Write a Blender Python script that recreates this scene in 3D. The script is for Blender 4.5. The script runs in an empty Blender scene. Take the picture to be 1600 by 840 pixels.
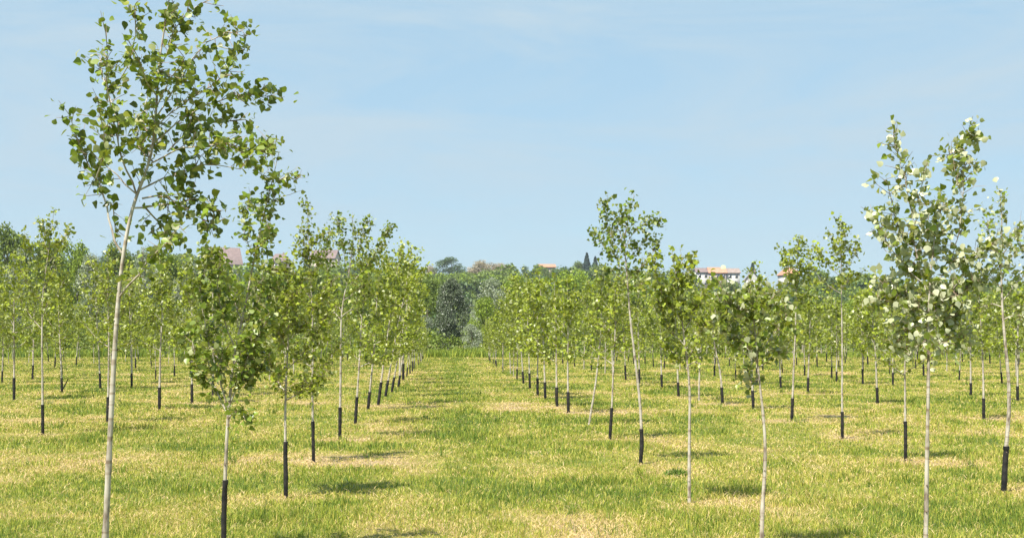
import bpy, math, random
import numpy as np
from mathutils import Vector

C = bpy.context.scene.collection
SC = bpy.context.scene
F, CAMH, HZ, CX = 2100.0, 1.7, 521.0, 800.0     # measured from the photograph: focal (px), eye height (m), horizon row
RNG = np.random.default_rng(7)

def W(px, py, d):                     # a point measured at distance d
    return np.array([(px - CX) * d / F, d, CAMH - (py - HZ) * d / F])
def depth(py):                        # distance of the flat ground seen at row py
    return F * CAMH / (py - HZ)

# ------------------------------------------------------------------ noise
def _hash(ix, iy, s):
    h = (ix * 374761393 + iy * 668265263 + s * 974711) & 0x7fffffff
    h = ((h ^ (h >> 13)) * 1274126177) & 0x7fffffff
    return ((h ^ (h >> 16)) & 0xffff) / 65535.0
def vnoise(x, y, s=0):
    x = np.asarray(x, float); y = np.asarray(y, float)
    ix = np.floor(x).astype(np.int64); iy = np.floor(y).astype(np.int64)
    fx = x - ix; fy = y - iy
    fx = fx * fx * (3 - 2 * fx); fy = fy * fy * (3 - 2 * fy)
    a = _hash(ix, iy, s); b = _hash(ix + 1, iy, s); c = _hash(ix, iy + 1, s); d = _hash(ix + 1, iy + 1, s)
    return (a * (1 - fx) + b * fx) * (1 - fy) + (c * (1 - fx) + d * fx) * fy
NEAR = []
def straw(x, y):                      # 0 lush green .. 1 dry straw: how the sward has grown and been mown
    n = .26 * vnoise(x * .42 + 3, y * .34, 1) + .30 * vnoise(x * 1.2, y * .8, 2) + .26 * vnoise(x * 3.1, y * 2.1, 3) \
        + .18 * vnoise(x * .22 + 9, y * .7, 4) + .14 * vnoise(x * 7, y * 5, 5)
    lane = (x + y * 100 / F) / CAMH                       # the mown lane keeps a greener strip
    n = n - .11 * np.exp(-((lane - .22) / .35) ** 2)
    n = n + .05 * np.exp(-((lane - .78) / .16) ** 2) + .05 * np.exp(-((lane + .34) / .16) ** 2)
    for tx_, ty_ in NEAR:                                 # mown off and dried out round the stems
        n = n + .26 * np.exp(-((x - tx_ - .1) ** 2 + (y - ty_) ** 2) / .32)
    return np.clip((n - .335) / .56, 0, 1)

# ------------------------------------------------------------------ materials
def mat(name):
    m = bpy.data.materials.new(name); m.use_nodes = True
    nt = m.node_tree
    return m, nt, nt.nodes, nt.links, nt.nodes['Principled BSDF']

def leaf_mat(name, front, back, var=.35, transl=.30, rough=.42, spec=.45, warm=(.30, .28, .03), pale=None, cut=.5):
    m, nt, N, L, P = mat(name)
    at = N.new('ShaderNodeAttribute'); at.attribute_name = 'rnd'
    sep = N.new('ShaderNodeSeparateColor'); L.new(at.outputs['Color'], sep.inputs[0])
    def mix(a, b, f):
        x = N.new('ShaderNodeMix'); x.data_type = 'RGBA'
        for k, v in ((6, a), (7, b), (0, f)):
            if hasattr(v, 'is_linked'): L.new(v, x.inputs[k])
            elif k == 0: x.inputs[0].default_value = v
            else: x.inputs[k].default_value = (*v, 1)
        return x.outputs[2]
    dark = tuple(c * (1 - var) for c in front); lite = tuple(c * (1 + var) for c in front)
    col = mix(dark, lite, sep.outputs[0])
    mp = N.new('ShaderNodeMapRange'); mp.inputs[1].default_value = .80; mp.inputs[2].default_value = 1.0
    mp.inputs[4].default_value = .75
    L.new(sep.outputs[1], mp.inputs[0])
    col = mix(col, warm, mp.outputs[0])
    g = N.new('ShaderNodeNewGeometry')
    if pale:
        mp2 = N.new('ShaderNodeMapRange'); mp2.inputs[1].default_value = cut - .05; mp2.inputs[2].default_value = cut + .05
        L.new(sep.outputs[2], mp2.inputs[0]); back = mix(back, pale, mp2.outputs[0])
    both = mix(col, back, g.outputs['Backfacing'])
    L.new(both, P.inputs['Base Color'])
    P.inputs['Roughness'].default_value = rough
    P.inputs['Specular IOR Level'].default_value = spec
    T = N.new('ShaderNodeBsdfTranslucent'); L.new(mix(col, (.30, .36, .03), .35), T.inputs[0])
    S = N.new('ShaderNodeMixShader'); S.inputs[0].default_value = transl
    L.new(P.outputs[0], S.inputs[1]); L.new(T.outputs[0], S.inputs[2])
    L.new(S.outputs[0], N['Material Output'].inputs[0])
    return m

def bark_mat(name, pale, mid, dark, scale=26):
    m, nt, N, L, P = mat(name)
    tc = N.new('ShaderNodeTexCoord')
    mp = N.new('ShaderNodeMapping'); mp.inputs['Scale'].default_value = (1.0, 1.0, .35)
    L.new(tc.outputs['Object'], mp.inputs[0])
    n1 = N.new('ShaderNodeTexNoise'); n1.inputs['Scale'].default_value = scale; n1.inputs['Detail'].default_value = 5
    L.new(mp.outputs[0], n1.inputs['Vector'])
    r = N.new('ShaderNodeValToRGB'); e = r.color_ramp.elements
    e[0].position = .32; e[0].color = (*dark, 1); e[1].position = .62; e[1].color = (*pale, 1)
    k = e.new(.46); k.color = (*mid, 1)
    L.new(n1.outputs[0], r.inputs[0])
    n2 = N.new('ShaderNodeTexNoise'); n2.inputs['Scale'].default_value = 15; n2.inputs['Detail'].default_value = 3
    mp2 = N.new('ShaderNodeMapping'); mp2.inputs['Scale'].default_value = (.15, .15, 1.6)   # bands and branch scars across the stem
    L.new(tc.outputs['Object'], mp2.inputs[0]); L.new(mp2.outputs[0], n2.inputs['Vector'])
    r2 = N.new('ShaderNodeValToRGB'); e = r2.color_ramp.elements
    e[0].position = .36; e[0].color = (.62, .55, .48, 1); e[1].position = .46; e[1].color = (1, 1, 1, 1)
    L.new(n2.outputs[0], r2.inputs[0])
    mx = N.new('ShaderNodeMix'); mx.data_type = 'RGBA'; mx.blend_type = 'MULTIPLY'; mx.inputs[0].default_value = 1
    L.new(r.outputs[0], mx.inputs[6]); L.new(r2.outputs[0], mx.inputs[7]); L.new(mx.outputs[2], P.inputs['Base Color'])
    P.inputs['Roughness'].default_value = .8; P.inputs['Specular IOR Level'].default_value = .2
    b = N.new('ShaderNodeBump'); b.inputs['Strength'].default_value = .5; b.inputs['Distance'].default_value = .004
    L.new(n1.outputs[0], b.inputs['Height']); L.new(b.outputs[0], P.inputs['Normal'])
    return m

def noisy_mat(name, c0, c1, scale=4, rough=.8, spec=.2, lo=.35, hi=.65):
    m, nt, N, L, P = mat(name)
    tc = N.new('ShaderNodeTexCoord')
    n1 = N.new('ShaderNodeTexNoise'); n1.inputs['Scale'].default_value = scale; n1.inputs['Detail'].default_value = 6
    L.new(tc.outputs['Object'], n1.inputs['Vector'])
    r = N.new('ShaderNodeValToRGB'); e = r.color_ramp.elements
    e[0].position = lo; e[0].color = (*c0, 1); e[1].position = hi; e[1].color = (*c1, 1)
    L.new(n1.outputs[0], r.inputs[0]); L.new(r.outputs[0], P.inputs['Base Color'])
    P.inputs['Roughness'].default_value = rough; P.inputs['Specular IOR Level'].default_value = spec
    return m

def sward_mat(name, ground):
    m, nt, N, L, P = mat(name)
    at = N.new('ShaderNodeAttribute'); at.attribute_name = 'rnd'
    sep = N.new('ShaderNodeSeparateColor'); L.new(at.outputs['Color'], sep.inputs[0])
    r = N.new('ShaderNodeValToRGB'); cr = r.color_ramp; e = cr.elements
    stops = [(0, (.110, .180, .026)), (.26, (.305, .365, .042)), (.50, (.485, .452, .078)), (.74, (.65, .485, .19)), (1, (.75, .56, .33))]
    if ground: stops = [(p, tuple(v * .42 for v in c)) for p, c in stops]  # ground colour darkened to stand for shade deep between the blades
    e[0].position, e[0].color = stops[0][0], (*stops[0][1], 1)
    e[1].position, e[1].color = stops[-1][0], (*stops[-1][1], 1)
    for p, c in stops[1:-1]:
        k = e.new(p); k.color = (*c, 1)
    src = sep.outputs[0]
    if ground:
        g = N.new('ShaderNodeNewGeometry')
        n1 = N.new('ShaderNodeTexNoise'); n1.inputs['Scale'].default_value = 9; n1.inputs['Detail'].default_value = 6
        n1.inputs['Roughness'].default_value = .7
        L.new(g.outputs['Position'], n1.inputs['Vector'])
        ad = N.new('ShaderNodeMath'); ad.operation = 'MULTIPLY_ADD'; ad.inputs[1].default_value = .9
        sb = N.new('ShaderNodeMath'); sb.operation = 'SUBTRACT'; sb.inputs[1].default_value = .5
        L.new(n1.outputs[0], sb.inputs[0]); L.new(sb.outputs[0], ad.inputs[0]); L.new(src, ad.inputs[2]); src = ad.outputs[0]
        b = N.new('ShaderNodeBump'); b.inputs['Strength'].default_value = .8; b.inputs['Distance'].default_value = .05
        L.new(n1.outputs[0], b.inputs['Height']); L.new(b.outputs[0], P.inputs['Normal'])
    L.new(src, r.inputs[0])
    P.inputs['Roughness'].default_value = .6; P.inputs['Specular IOR Level'].default_value = .25
    L.new(r.outputs[0], P.inputs['Base Color'])
    if not ground:
        T = N.new('ShaderNodeBsdfTranslucent'); L.new(r.outputs[0], T.inputs[0])
        S = N.new('ShaderNodeMixShader'); S.inputs[0].default_value = .3
        L.new(P.outputs[0], S.inputs[1]); L.new(T.outputs[0], S.inputs[2])
        L.new(S.outputs[0], N['Material Output'].inputs[0])
    return m

M = {
    'leaf':   leaf_mat('poplar leaf', (.145, .205, .018), (.25, .31, .08), .6, .34, .38, .45, pale=(.40, .43, .20)),
    'leaf2':  leaf_mat('poplar leaf young', (.245, .295, .022), (.28, .33, .06), .6, .36, .38, .45, pale=(.40, .42, .19)),
    'leafp':  leaf_mat('poplar leaf pale underside', (.180, .240, .022), (.28, .34, .09), .5, .36, .38, .5, pale=(.54, .55, .35), cut=.12),
    'silver': leaf_mat('silver leaf', (.20, .24, .14), (.50, .52, .44), .45, .2, .5, .35, (.24, .26, .17)),
    'silverdark': leaf_mat('white poplar leaf', (.075, .10, .050), (.10, .125, .075), .45, .12, .5, .35, (.12, .14, .08), pale=(.46, .48, .41), cut=.5),
    'green':  leaf_mat('bright crown leaf', (.195, .275, .024), (.25, .33, .06), .4, .32, .5, .3, (.24, .28, .04)),
    'mid':    leaf_mat('mid crown leaf', (.130, .185, .024), (.19, .25, .06), .4, .28, .5, .3, (.16, .19, .03)),
    'dark':   leaf_mat('dark crown leaf', (.060, .108, .028), (.10, .15, .05), .4, .22, .5, .3, (.06, .09, .02)),
    'beige':  leaf_mat('blossoming crown', (.36, .30, .20), (.42, .35, .25), .3, .2, .6, .2, (.34, .28, .21)),
    'conifer': leaf_mat('conifer needles', (.022, .046, .034), (.03, .055, .04), .4, .05, .6, .2, (.03, .05, .04)),
    'bark':   bark_mat('poplar bark', (.52, .475, .40), (.40, .35, .28), (.17, .13, .10)),
    'bark2':  bark_mat('old bark', (.22, .19, .15), (.14, .115, .09), (.05, .04, .03), 6),
    'twig':   noisy_mat('twig', (.24, .16, .11), (.40, .30, .22), 30),
    'knot':   noisy_mat('knot', (.10, .07, .05), (.20, .15, .11), 60),
    'guard':  noisy_mat('trunk guard plastic', (.010, .009, .010), (.050, .044, .040), 14, .5, .35, .4, .8),
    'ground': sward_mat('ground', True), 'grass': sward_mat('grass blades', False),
    'weed':   noisy_mat('weed leaf', (.09, .16, .025), (.18, .27, .04), 12, .5, .3),
    'wall':   noisy_mat('white render', (.47, .46, .45), (.56, .55, .54), .6),
    'wallb':  noisy_mat('beige render', (.50, .43, .36), (.58, .50, .42), .6),
    'wallg':  noisy_mat('grey pink render', (.36, .30, .31), (.44, .37, .37), .6),
    'tile':   noisy_mat('orange roof tiles', (.40, .19, .12), (.48, .26, .17), 1.2, .85),
    'tiled':  noisy_mat('dull red roof tiles', (.17, .125, .12), (.23, .17, .16), 1.2, .85),
    'tileg':  noisy_mat('brown grey roof tiles', (.22, .17, .15), (.32, .25, .22), 1.2, .85),
    'glass':  noisy_mat('window glass', (.05, .06, .08), (.09, .10, .13), .5, .12, .5),
}

# ------------------------------------------------------------------ mesh building
class MB:
    def __init__(s): s.v = []; s.f = []; s.n = 0; s.mi = []; s.c = []
    def add(s, v, f, mi=0, c=None):
        v = np.asarray(v, np.float32); f = np.asarray(f, np.int32)
        s.v.append(v); s.f.append((f + s.n, mi)); s.n += len(v)
        s.c.append(np.zeros((len(v), 4), np.float32) + .5 if c is None else c)
    def build(s, name, mats, parent=None, smooth=False):
        me = bpy.data.meshes.new(name)
        V = np.concatenate(s.v); me.vertices.add(len(V)); me.vertices.foreach_set('co', V.ravel())
        loops = np.concatenate([f.ravel() for f, _ in s.f])
        tot = np.concatenate([np.full(len(f), f.shape[1], np.int32) for f, _ in s.f])
        mi = np.concatenate([np.full(len(f), m, np.int32) for f, m in s.f])
        me.loops.add(len(loops)); me.loops.foreach_set('vertex_index', loops)
        me.polygons.add(len(tot)); st = np.zeros(len(tot), np.int32); st[1:] = np.cumsum(tot)[:-1]
        me.polygons.foreach_set('loop_start', st); me.polygons.foreach_set('loop_total', tot)
        me.polygons.foreach_set('material_index', mi)
        if smooth: me.polygons.foreach_set('use_smooth', np.ones(len(tot), bool))
        a = me.color_attributes.new('rnd', 'FLOAT_COLOR', 'POINT')
        a.data.foreach_set('color', np.concatenate(s.c).astype(np.float32).ravel())
        me.update(calc_edges=True)
        for m in (mats if isinstance(mats, (list, tuple)) else [mats]): me.materials.append(m)
        o = bpy.data.objects.new(name, me); C.objects.link(o)
        if parent is not None: o.parent = parent
        return o
    def box(s, x0, x1, y0, y1, z0, z1, mi=0):
        v = [(x, y, z) for z in (z0, z1) for y in (y0, y1) for x in (x0, x1)]
        s.add(v, [(0, 2, 3, 1), (4, 5, 7, 6), (0, 1, 5, 4), (2, 6, 7, 3), (0, 4, 6, 2), (1, 3, 7, 5)], mi)

def resample(pts, step):
    pts = np.asarray(pts, float)
    d = np.r_[0, np.cumsum(np.linalg.norm(np.diff(pts, axis=0), axis=1))]
    n = max(3, int(d[-1] / step) + 1)
    t = np.linspace(0, d[-1], n)
    # smooth (Catmull-like) through a light blur of the linear resampling
    q = np.stack([np.interp(t, d, pts[:, k]) for k in range(3)], 1)
    for _ in range(2):
        q[1:-1] = .25 * q[:-2] + .5 * q[1:-1] + .25 * q[2:]
    return q

def tube(mb, pts, r, sides=7, mi=0):
    pts = np.asarray(pts, float); n = len(pts); r = np.broadcast_to(np.asarray(r, float), (n,))
    T = np.gradient(pts, axis=0); T /= np.linalg.norm(T, axis=1, keepdims=True) + 1e-9
    ref = np.where(np.abs(T[:, [0]]) > .8, np.array([[0, 1., 0]]), np.array([[1., 0, 0]]))
    U = np.cross(T, ref); U /= np.linalg.norm(U, axis=1, keepdims=True) + 1e-9
    Vv = np.cross(T, U)
    a = np.linspace(0, 2 * np.pi, sides, endpoint=False)
    v = pts[:, None] + r[:, None, None] * (np.cos(a)[None, :, None] * U[:, None] + np.sin(a)[None, :, None] * Vv[:, None])
    i = np.arange(n - 1)[:, None] * sides; j = np.arange(sides)[None]; k = (j + 1) % sides
    f = np.stack([i + j, i + k, i + k + sides, i + j + sides], -1).reshape(-1, 4)
    mb.add(v.reshape(-1, 3), f, mi)
    mb.add(v[-1], [list(range(sides))], mi)

def unit(a): return a / (np.linalg.norm(a, axis=-1, keepdims=True) + 1e-9)

LEAF = np.array([(0, 0), (.13, .36), (.42, .47), (1.0, 0), (.42, -.47), (.13, -.36)])
def leaves(mb, pos, size, nbias, rng, mi=0, spread=1.0, droop=.35):
    n = len(pos); size = np.broadcast_to(size, (n,))
    nb = np.broadcast_to(np.asarray(nbias, float), (n, 3))
    nrm = unit(rng.normal(size=(n, 3)) * spread + nb)
    ax = rng.normal(size=(n, 3)); ax[:, 2] -= droop * 2
    ax = unit(ax - nrm * (ax * nrm).sum(1, keepdims=True))
    sd = np.cross(nrm, ax)
    fold = rng.uniform(.05, .38, n); curl = rng.uniform(-.2, .1, n); wid = rng.uniform(.85, 1.15, n)
    u = LEAF[:, 0][None]; v = LEAF[:, 1][None] * wid[:, None]
    v3 = pos[:, None] + size[:, None, None] * (u[..., None] * ax[:, None] + v[..., None] * sd[:, None]
         + (np.abs(v) * fold[:, None] + u * u * curl[:, None])[..., None] * nrm[:, None])
    b = np.arange(n)[:, None] * 6
    f = np.concatenate([b + np.array([[0, 3, 2, 1]]), b + np.array([[0, 5, 4, 3]])])
    c = np.repeat(np.stack([rng.random(n), rng.random(n), rng.random(n), np.ones(n)], 1), 6, 0)
    mb.add(v3.reshape(-1, 3), f, mi, c)

def foliage(mb, strands, rng, per_m, size, twig, nb, mi=0, tmi=1, twigs=True, t0=.2, spread=1.0):
    """leaves on short side shoots along each strand"""
    P, S = [], []
    for st, dens in strands:
        seg = np.linalg.norm(np.diff(st, axis=0), axis=1); Lg = seg.sum()
        n = max(2, int(Lg * per_m * dens / 5.0 * (1 - t0)))
        cum = np.r_[0, np.cumsum(seg)] / Lg
        tt = rng.uniform(t0, 1.0, n); tt[0] = 1.0
        base = np.stack([np.interp(tt, cum, st[:, k]) for k in range(3)], 1)
        tan = unit(st[-1] - st[0])
        dirs = unit(rng.normal(size=(n, 3)) * .9 + tan * .7 + np.array([0, 0, .25]))
        ln = twig * rng.uniform(.35, 1.15, n) * (1 - .25 * tt)
        for k in range(n):
            end = base[k] + dirs[k] * ln[k]
            if twigs:
                mid = (base[k] + end) / 2 + rng.normal(size=3) * ln[k] * .06
                tube(mb, [base[k], mid, end], [.0022, .0017, .0010], 3, tmi)
            m = rng.integers(4, 7)
            s = rng.uniform(.2, 1.08, m)[:, None]
            P.append(base[k] + (end - base[k]) * s + rng.normal(size=(m, 3)) * size * .6)
    P = np.concatenate(P)
    leaves(mb, P, size * rng.uniform(.55, 1.25, len(P)), nb, rng, mi, spread)

# ------------------------------------------------------------------ tagging
def tag(o, label=None, cat=None, group=None, kind=None):
    for k, v in (('label', label), ('category', cat), ('group', group), ('kind', kind)):
        if v: o[k] = v
    return o
def empty(name, loc, rz=0):
    o = bpy.data.objects.new(name, None); C.objects.link(o); o.empty_display_size = .2
    o.location = [float(v) for v in loc]; o.rotation_euler = (0, 0, rz); return o
def copy_tree(root, loc, rz, sc):
    r = root.copy(); C.objects.link(r); r.location = [float(v) for v in loc]; r.rotation_euler = (0, 0, rz); r.scale = sc
    for ch in list(root.children):
        c = ch.copy(); C.objects.link(c); c.parent = r
        for g in list(ch.children):
            d = g.copy(); C.objects.link(d); d.parent = c
    return r

# ------------------------------------------------------------------ the plantation saplings
ALL = []      # (row, distance, px, object, features)
def sapling(trunk, r0, strands, guard_h, rng, leaf='leaf', per_m=80, size=.05, twig=.14, nb=(0, -.1, .8), hero=False,
            guard_r=None, spread=1.0, t0=.2, twigs=True, stake=False):
    """trunk: world polyline from the ground up; strands: list of (polyline, density, own branch?)"""
    base = np.array([trunk[0][0], trunk[0][1], 0.0])
    tr = resample(np.asarray(trunk) - base, .07 if hero else .16)
    root = empty('poplar_sapling', base)
    z = tr[:, 2]; H = z.max()
    rad = r0 * np.clip(1 - .86 * (np.clip(z, 0, None) / H) ** 1.15, .1, 1)
    if hero: rad = rad * (1 + .09 * (rng.random(len(rad)) - .4)) ; rad[::5] *= 1.12     # nodes and branch scars
    mb = MB(); tube(mb, np.r_[[tr[0] - [0, 0, .05]], tr], np.r_[rad[0] * 1.02, rad], 9 if hero else 6)
    if hero:                                             # pruning scars and knots up the clear stem
        for k in rng.choice(len(tr) - 2, min(16, len(tr) - 2), replace=False):
            if z[k] < H * .6:
                dv = unit(np.r_[rng.normal(size=2), .35]); L_ = rad[k] * rng.uniform(1.15, 1.5)
                tube(mb, [tr[k] + dv * rad[k] * .5, tr[k] + dv * L_], [rad[k] * .5, rad[k] * .3], 6, 1)
    t_obj = None; sub = []
    world = []
    for st, dens, own in strands:
        p = np.asarray(st) - base
        p = resample(p, .06 if hero else .14)
        if len(p) > 3: p[1:] += np.cumsum(rng.normal(size=(len(p) - 1, 3)) * .006, 0)
        k = np.argmin(np.linalg.norm(tr - p[0], axis=1)); rb = min(rad[k] * .62, .009)
        rr = np.linspace(rb, .0018, len(p))
        if hero and own: sub.append((p, rr))
        else: tube(mb, p, rr, 5 if hero else 4)
        world.append((p, dens))
    t_obj = mb.build('trunk', [M['bark'], M['knot']], root, True)
    for p, rr in sub:
        b = MB(); tube(b, p, rr, 6); b.build('branch', M['bark'], t_obj, True)
    cb = MB()
    top = tr[z > H * .62]
    foliage(cb, world + [(top, .8)], rng, per_m, size, twig, nb, 0, 1, twigs, t0, spread)
    cb.build('crown', [M[leaf], M['twig']], root)
    if guard_h:
        gr = max(guard_r or 0, r0 * 1.32)
        g = MB(); zz = np.r_[-.02, np.linspace(0, guard_h, 9)]
        cx = np.interp(zz, z, tr[:, 0]); cy = np.interp(zz, z, tr[:, 1])
        gp = np.stack([cx, cy, zz], 1) + rng.normal(size=(10, 3)) * [.0014, .0014, 0]
        tube(g, gp, gr * (1 + .07 * rng.normal(size=10).clip(-1, 1)), 10 if hero else 7)
        tube(g, gp[-1] + np.array([[0, 0, -.03], [0, 0, .004]]), gr * 1.07, 10 if hero else 7)
        g.build('trunk_guard', M['guard'], root, True)
    if stake:
        g = MB(); tube(g, [(.01, 0, .10), (.10, 0, .26), (.17, .02, .42)], [.016, .016, .013], 6); g.build('bent_stake', M['guard'], root, True)
    return root

def px3(list_, d, rng, depth_r=.0):
    """pixel polyline -> world; branches bend towards or away from the camera as they leave the stem"""
    n = len(list_); a = rng.uniform(-1, 1) * depth_r
    out = []
    for i, q in enumerate(list_):
        dd = d + a * (i / max(1, n - 1))
        out.append(W(q[0], q[1], dd))
    return out

def measured(by, trunk, br, guard=None, seed=1, r0=.018, dr=.35, **kw):
    d = depth(by); rng = np.random.default_rng(seed)
    tp = [W(x, y, d) for x, y in trunk]; tp[0][2] = 0
    st = [(px3(b, d, rng, dr), dn, True) for b, dn in br]
    gh = (by - guard) * d / F if guard else None
    return sapling(tp, r0, st, gh, rng, hero=True, **kw), d

# big sapling, near left
A_tr = [(158, 1061), (161, 900), (165, 830), (172, 680), (179, 545), (187, 440), (199, 355), (213, 303), (232, 262), (241, 220), (245, 150), (249, 90), (258, 40), (268, -25)]
A_br = [([(186, 465), (205, 440), (228, 418), (250, 395), (272, 375), (285, 355)], .9),
        ([(190, 395), (180, 375), (172, 340), (160, 312), (140, 262), (118, 225), (106, 182)], 1.0),
        ([(165, 322), (180, 300), (182, 330), (186, 360)], .7),
        ([(150, 285), (163, 235), (160, 190), (152, 150)], .8),
        ([(213, 303), (205, 272), (196, 240), (188, 190), (183, 140), (180, 95), (176, 60)], 1.0),
        ([(190, 205), (168, 165), (155, 120), (150, 92)], .7),
        ([(183, 135), (200, 95), (208, 50), (207, 12)], .9),
        ([(245, 150), (228, 120), (215, 85)], .8), ([(240, 222), (222, 200), (224, 160)], .8),
        ([(247, 110), (268, 60), (290, 22), (325, 4), (350, -12)], 1.1),
        ([(246, 180), (275, 130), (300, 92), (330, 62), (365, 45), (388, 62)], .95),
        ([(330, 70), (360, 85), (382, 78)], .9),
        ([(241, 222), (275, 190), (320, 165), (370, 152), (412, 148), (430, 158)], 1.45),
        ([(243, 200), (285, 155), (330, 130), (360, 110)], 1.2),
        ([(236, 255), (262, 237), (300, 225), (345, 212), (385, 222), (418, 214)], 1.45),
        ([(262, 237), (300, 195), (350, 185), (385, 185)], 1.3),
        ([(216, 298), (245, 285), (285, 268), (330, 252), (372, 262)], 1.4),
        ([(205, 325), (230, 322), (265, 318), (300, 300), (340, 308), (322, 350)], 1.4),
        ([(225, 322), (240, 340), (262, 348), (275, 368)], 1.2), ([(222, 310), (250, 300), (290, 330), (318, 340)], 1.2),
        ([(238, 252), (222, 235), (222, 190)], .8), ([(244, 170), (262, 130), (285, 90)], 1.0),
        ([(213, 303), (190, 275), (165, 255), (150, 240)], .6)]
B_tr = [(350, 874), (350, 800), (352, 740), (354, 690), (357, 640), (362, 590), (368, 545), (378, 500), (386, 465), (392, 430), (398, 400), (405, 365), (414, 330), (425, 285), (434, 245)]
B_br = [([(357, 640), (345, 600), (330, 560), (315, 510), (308, 460), (316, 420), (324, 390)], 1.1),
        ([(355, 645), (340, 610), (322, 592), (308, 560), (300, 530)], 1.3), ([(356, 655), (366, 635), (380, 640), (386, 655)], 1.2),
        ([(357, 640), (372, 600), (392, 560), (412, 520), (426, 490)], 1.5), ([(360, 612), (380, 592), (400, 578), (412, 560)], 1.5),
        ([(368, 545), (350, 500), (340, 450), (345, 415)], 1.2), ([(372, 530), (395, 490), (415, 462), (430, 450)], 1.3),
        ([(385, 470), (405, 440), (420, 420)], 1.2), ([(378, 500), (360, 460), (352, 430)], 1.2),
        ([(362, 590), (340, 560), (325, 530), (318, 505)], 1.3), ([(365, 570), (385, 540), (395, 520)], 1.3),
        ([(398, 400), (386, 380), (380, 352)], .9), ([(400, 392), (415, 375), (421, 350)], 1.2),
        ([(425, 285), (402, 270), (386, 250), (378, 232)], .9), ([(425, 290), (445, 270), (460, 282)], 1.0),
        ([(430, 258), (418, 235), (410, 212)], .9), ([(416, 322), (440, 300), (452, 305)], .8), ([(414, 330), (398, 318), (380, 325)], .8)]
R0_tr = [(1440, 1003), (1444, 900), (1447, 830), (1448, 740), (1450, 640), (1451, 560), (1450, 500), (1452, 460), (1455, 420), (1460, 370), (1465, 330)]
R0_br = [([(1452, 470), (1440, 430), (1432, 390), (1425, 340), (1415, 290), (1405, 245), (1400, 222)], 1.1),
         ([(1432, 395), (1415, 375), (1395, 330), (1384, 290)], .9), ([(1450, 502), (1425, 478), (1400, 455), (1380, 440)], 2.2),
         ([(1440, 440), (1402, 402), (1378, 370), (1365, 335)], 1.0), ([(1453, 455), (1475, 430), (1495, 400), (1502, 350), (1505, 300), (1510, 250), (1514, 218)], 1.1),
         ([(1475, 430), (1502, 415), (1530, 400), (1546, 380)], 2.2), ([(1452, 480), (1480, 470), (1512, 450), (1535, 442)], 2.2),
         ([(1455, 420), (1450, 390), (1440, 350), (1452, 312)], 1.1), ([(1460, 370), (1470, 340), (1477, 312)], 1.1),
         ([(1450, 520), (1478, 500), (1502, 490)], 2.2), ([(1450, 512), (1425, 502), (1407, 520), (1412, 550)], 2.2), ([(1451, 555), (1462, 535), (1470, 540)], 1.0),
         ([(1451, 540), (1480, 525), (1505, 530)], 1.8), ([(1452, 490), (1420, 470), (1395, 480), (1372, 470)], 2.0), ([(1450, 500), (1465, 470), (1490, 440)], 2.0), ([(1450, 530), (1430, 530), (1420, 555)], 1.5),
         ([(1425, 340), (1440, 300), (1445, 270)], .9), ([(1505, 310), (1490, 270), (1483, 235)], .9), ([(1452, 465), (1420, 420), (1400, 420)], 1.2)]
S_tr = [(1568, 768), (1572, 700), (1577, 640), (1576, 590), (1570, 530), (1566, 480), (1565, 440), (1562, 400), (1566, 350), (1562, 298)]
S_br = [([(1566, 470), (1585, 440), (1606, 420)], 1.2), ([(1565, 450), (1548, 430), (1535, 420)], 1.2), ([(1563, 420), (1550, 380), (1545, 335)], 1.1),
        ([(1565, 400), (1585, 370), (1592, 350)], 1.1), ([(1566, 480), (1545, 470), (1530, 480)], 1.2), ([(1567, 500), (1590, 490), (1606, 500)], 1.2), ([(1565, 440), (1575, 400), (1600, 380)], 1.1)]
T_tr = [(1001, 725), (1003, 690), (1001, 640), (997, 600), (991, 550), (985, 500), (981, 450), (978, 410), (975, 380), (980, 345), (991, 306)]
T_br = [([(977, 400), (960, 370), (950, 335), (952, 312)], 1.2), ([(976, 390), (990, 360), (1010, 345), (1032, 350)], 1.3), ([(978, 410), (955, 395), (932, 368), (922, 358)], 1.2),
        ([(980, 440), (1000, 420), (1018, 400), (1026, 382)], 1.2), ([(978, 420), (952, 420), (940, 440)], 1.2), ([(982, 460), (1000, 440), (1012, 450)], 1.1), ([(976, 385), (965, 350), (970, 330)], 1.2), ([(979, 405), (1000, 385), (1012, 370)], 1.2)]
U_tr = [(1077, 785), (1077, 700), (1078, 620), (1076, 580), (1070, 540), (1065, 490), (1058, 440), (1050, 393)]
U_br = [([(1076, 580), (1060, 560), (1045, 540)], 1.3), ([(1074, 560), (1090, 530), (1106, 500)], 1.3), ([(1070, 540), (1042, 510), (1027, 480), (1020, 455)], 1.3),
        ([(1068, 520), (1090, 480), (1102, 448)], 1.3), ([(1066, 500), (1042, 470), (1030, 430), (1028, 405)], 1.3), ([(1062, 470), (1080, 440), (1084, 412)], 1.3), ([(1075, 570), (1095, 560)], 1.2), ([(1062, 470), (1058, 430), (1068, 405)], 1.2)]
V_tr = [(1190, 865), (1191, 800), (1195, 740), (1196, 690), (1192, 640), (1187, 600), (1183, 560), (1180, 520), (1176, 480), (1170, 446)]
V_br = [([(1184, 570), (1165, 540), (1142, 515), (1118, 495), (1108, 478)], 1.3), ([(1183, 555), (1205, 530), (1225, 510), (1236, 488)], 1.5), ([(1181, 530), (1160, 490), (1142, 460), (1132, 448)], 1.3),
        ([(1180, 520), (1200, 480), (1216, 450)], 1.5), ([(1186, 592), (1172, 596), (1166, 572)], 1.2), ([(1177, 490), (1182, 465), (1188, 450)], 1.3), ([(1184, 575), (1206, 560), (1216, 542)], 1.3), ([(1182, 545), (1150, 540), (1135, 525)], 1.2), ([(1178, 500), (1150, 475), (1122, 470)], 1.3)]
E_tr = [(531, 686), (532, 600), (533, 500), (536, 470), (545, 430), (552, 380), (550, 338)]
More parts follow.
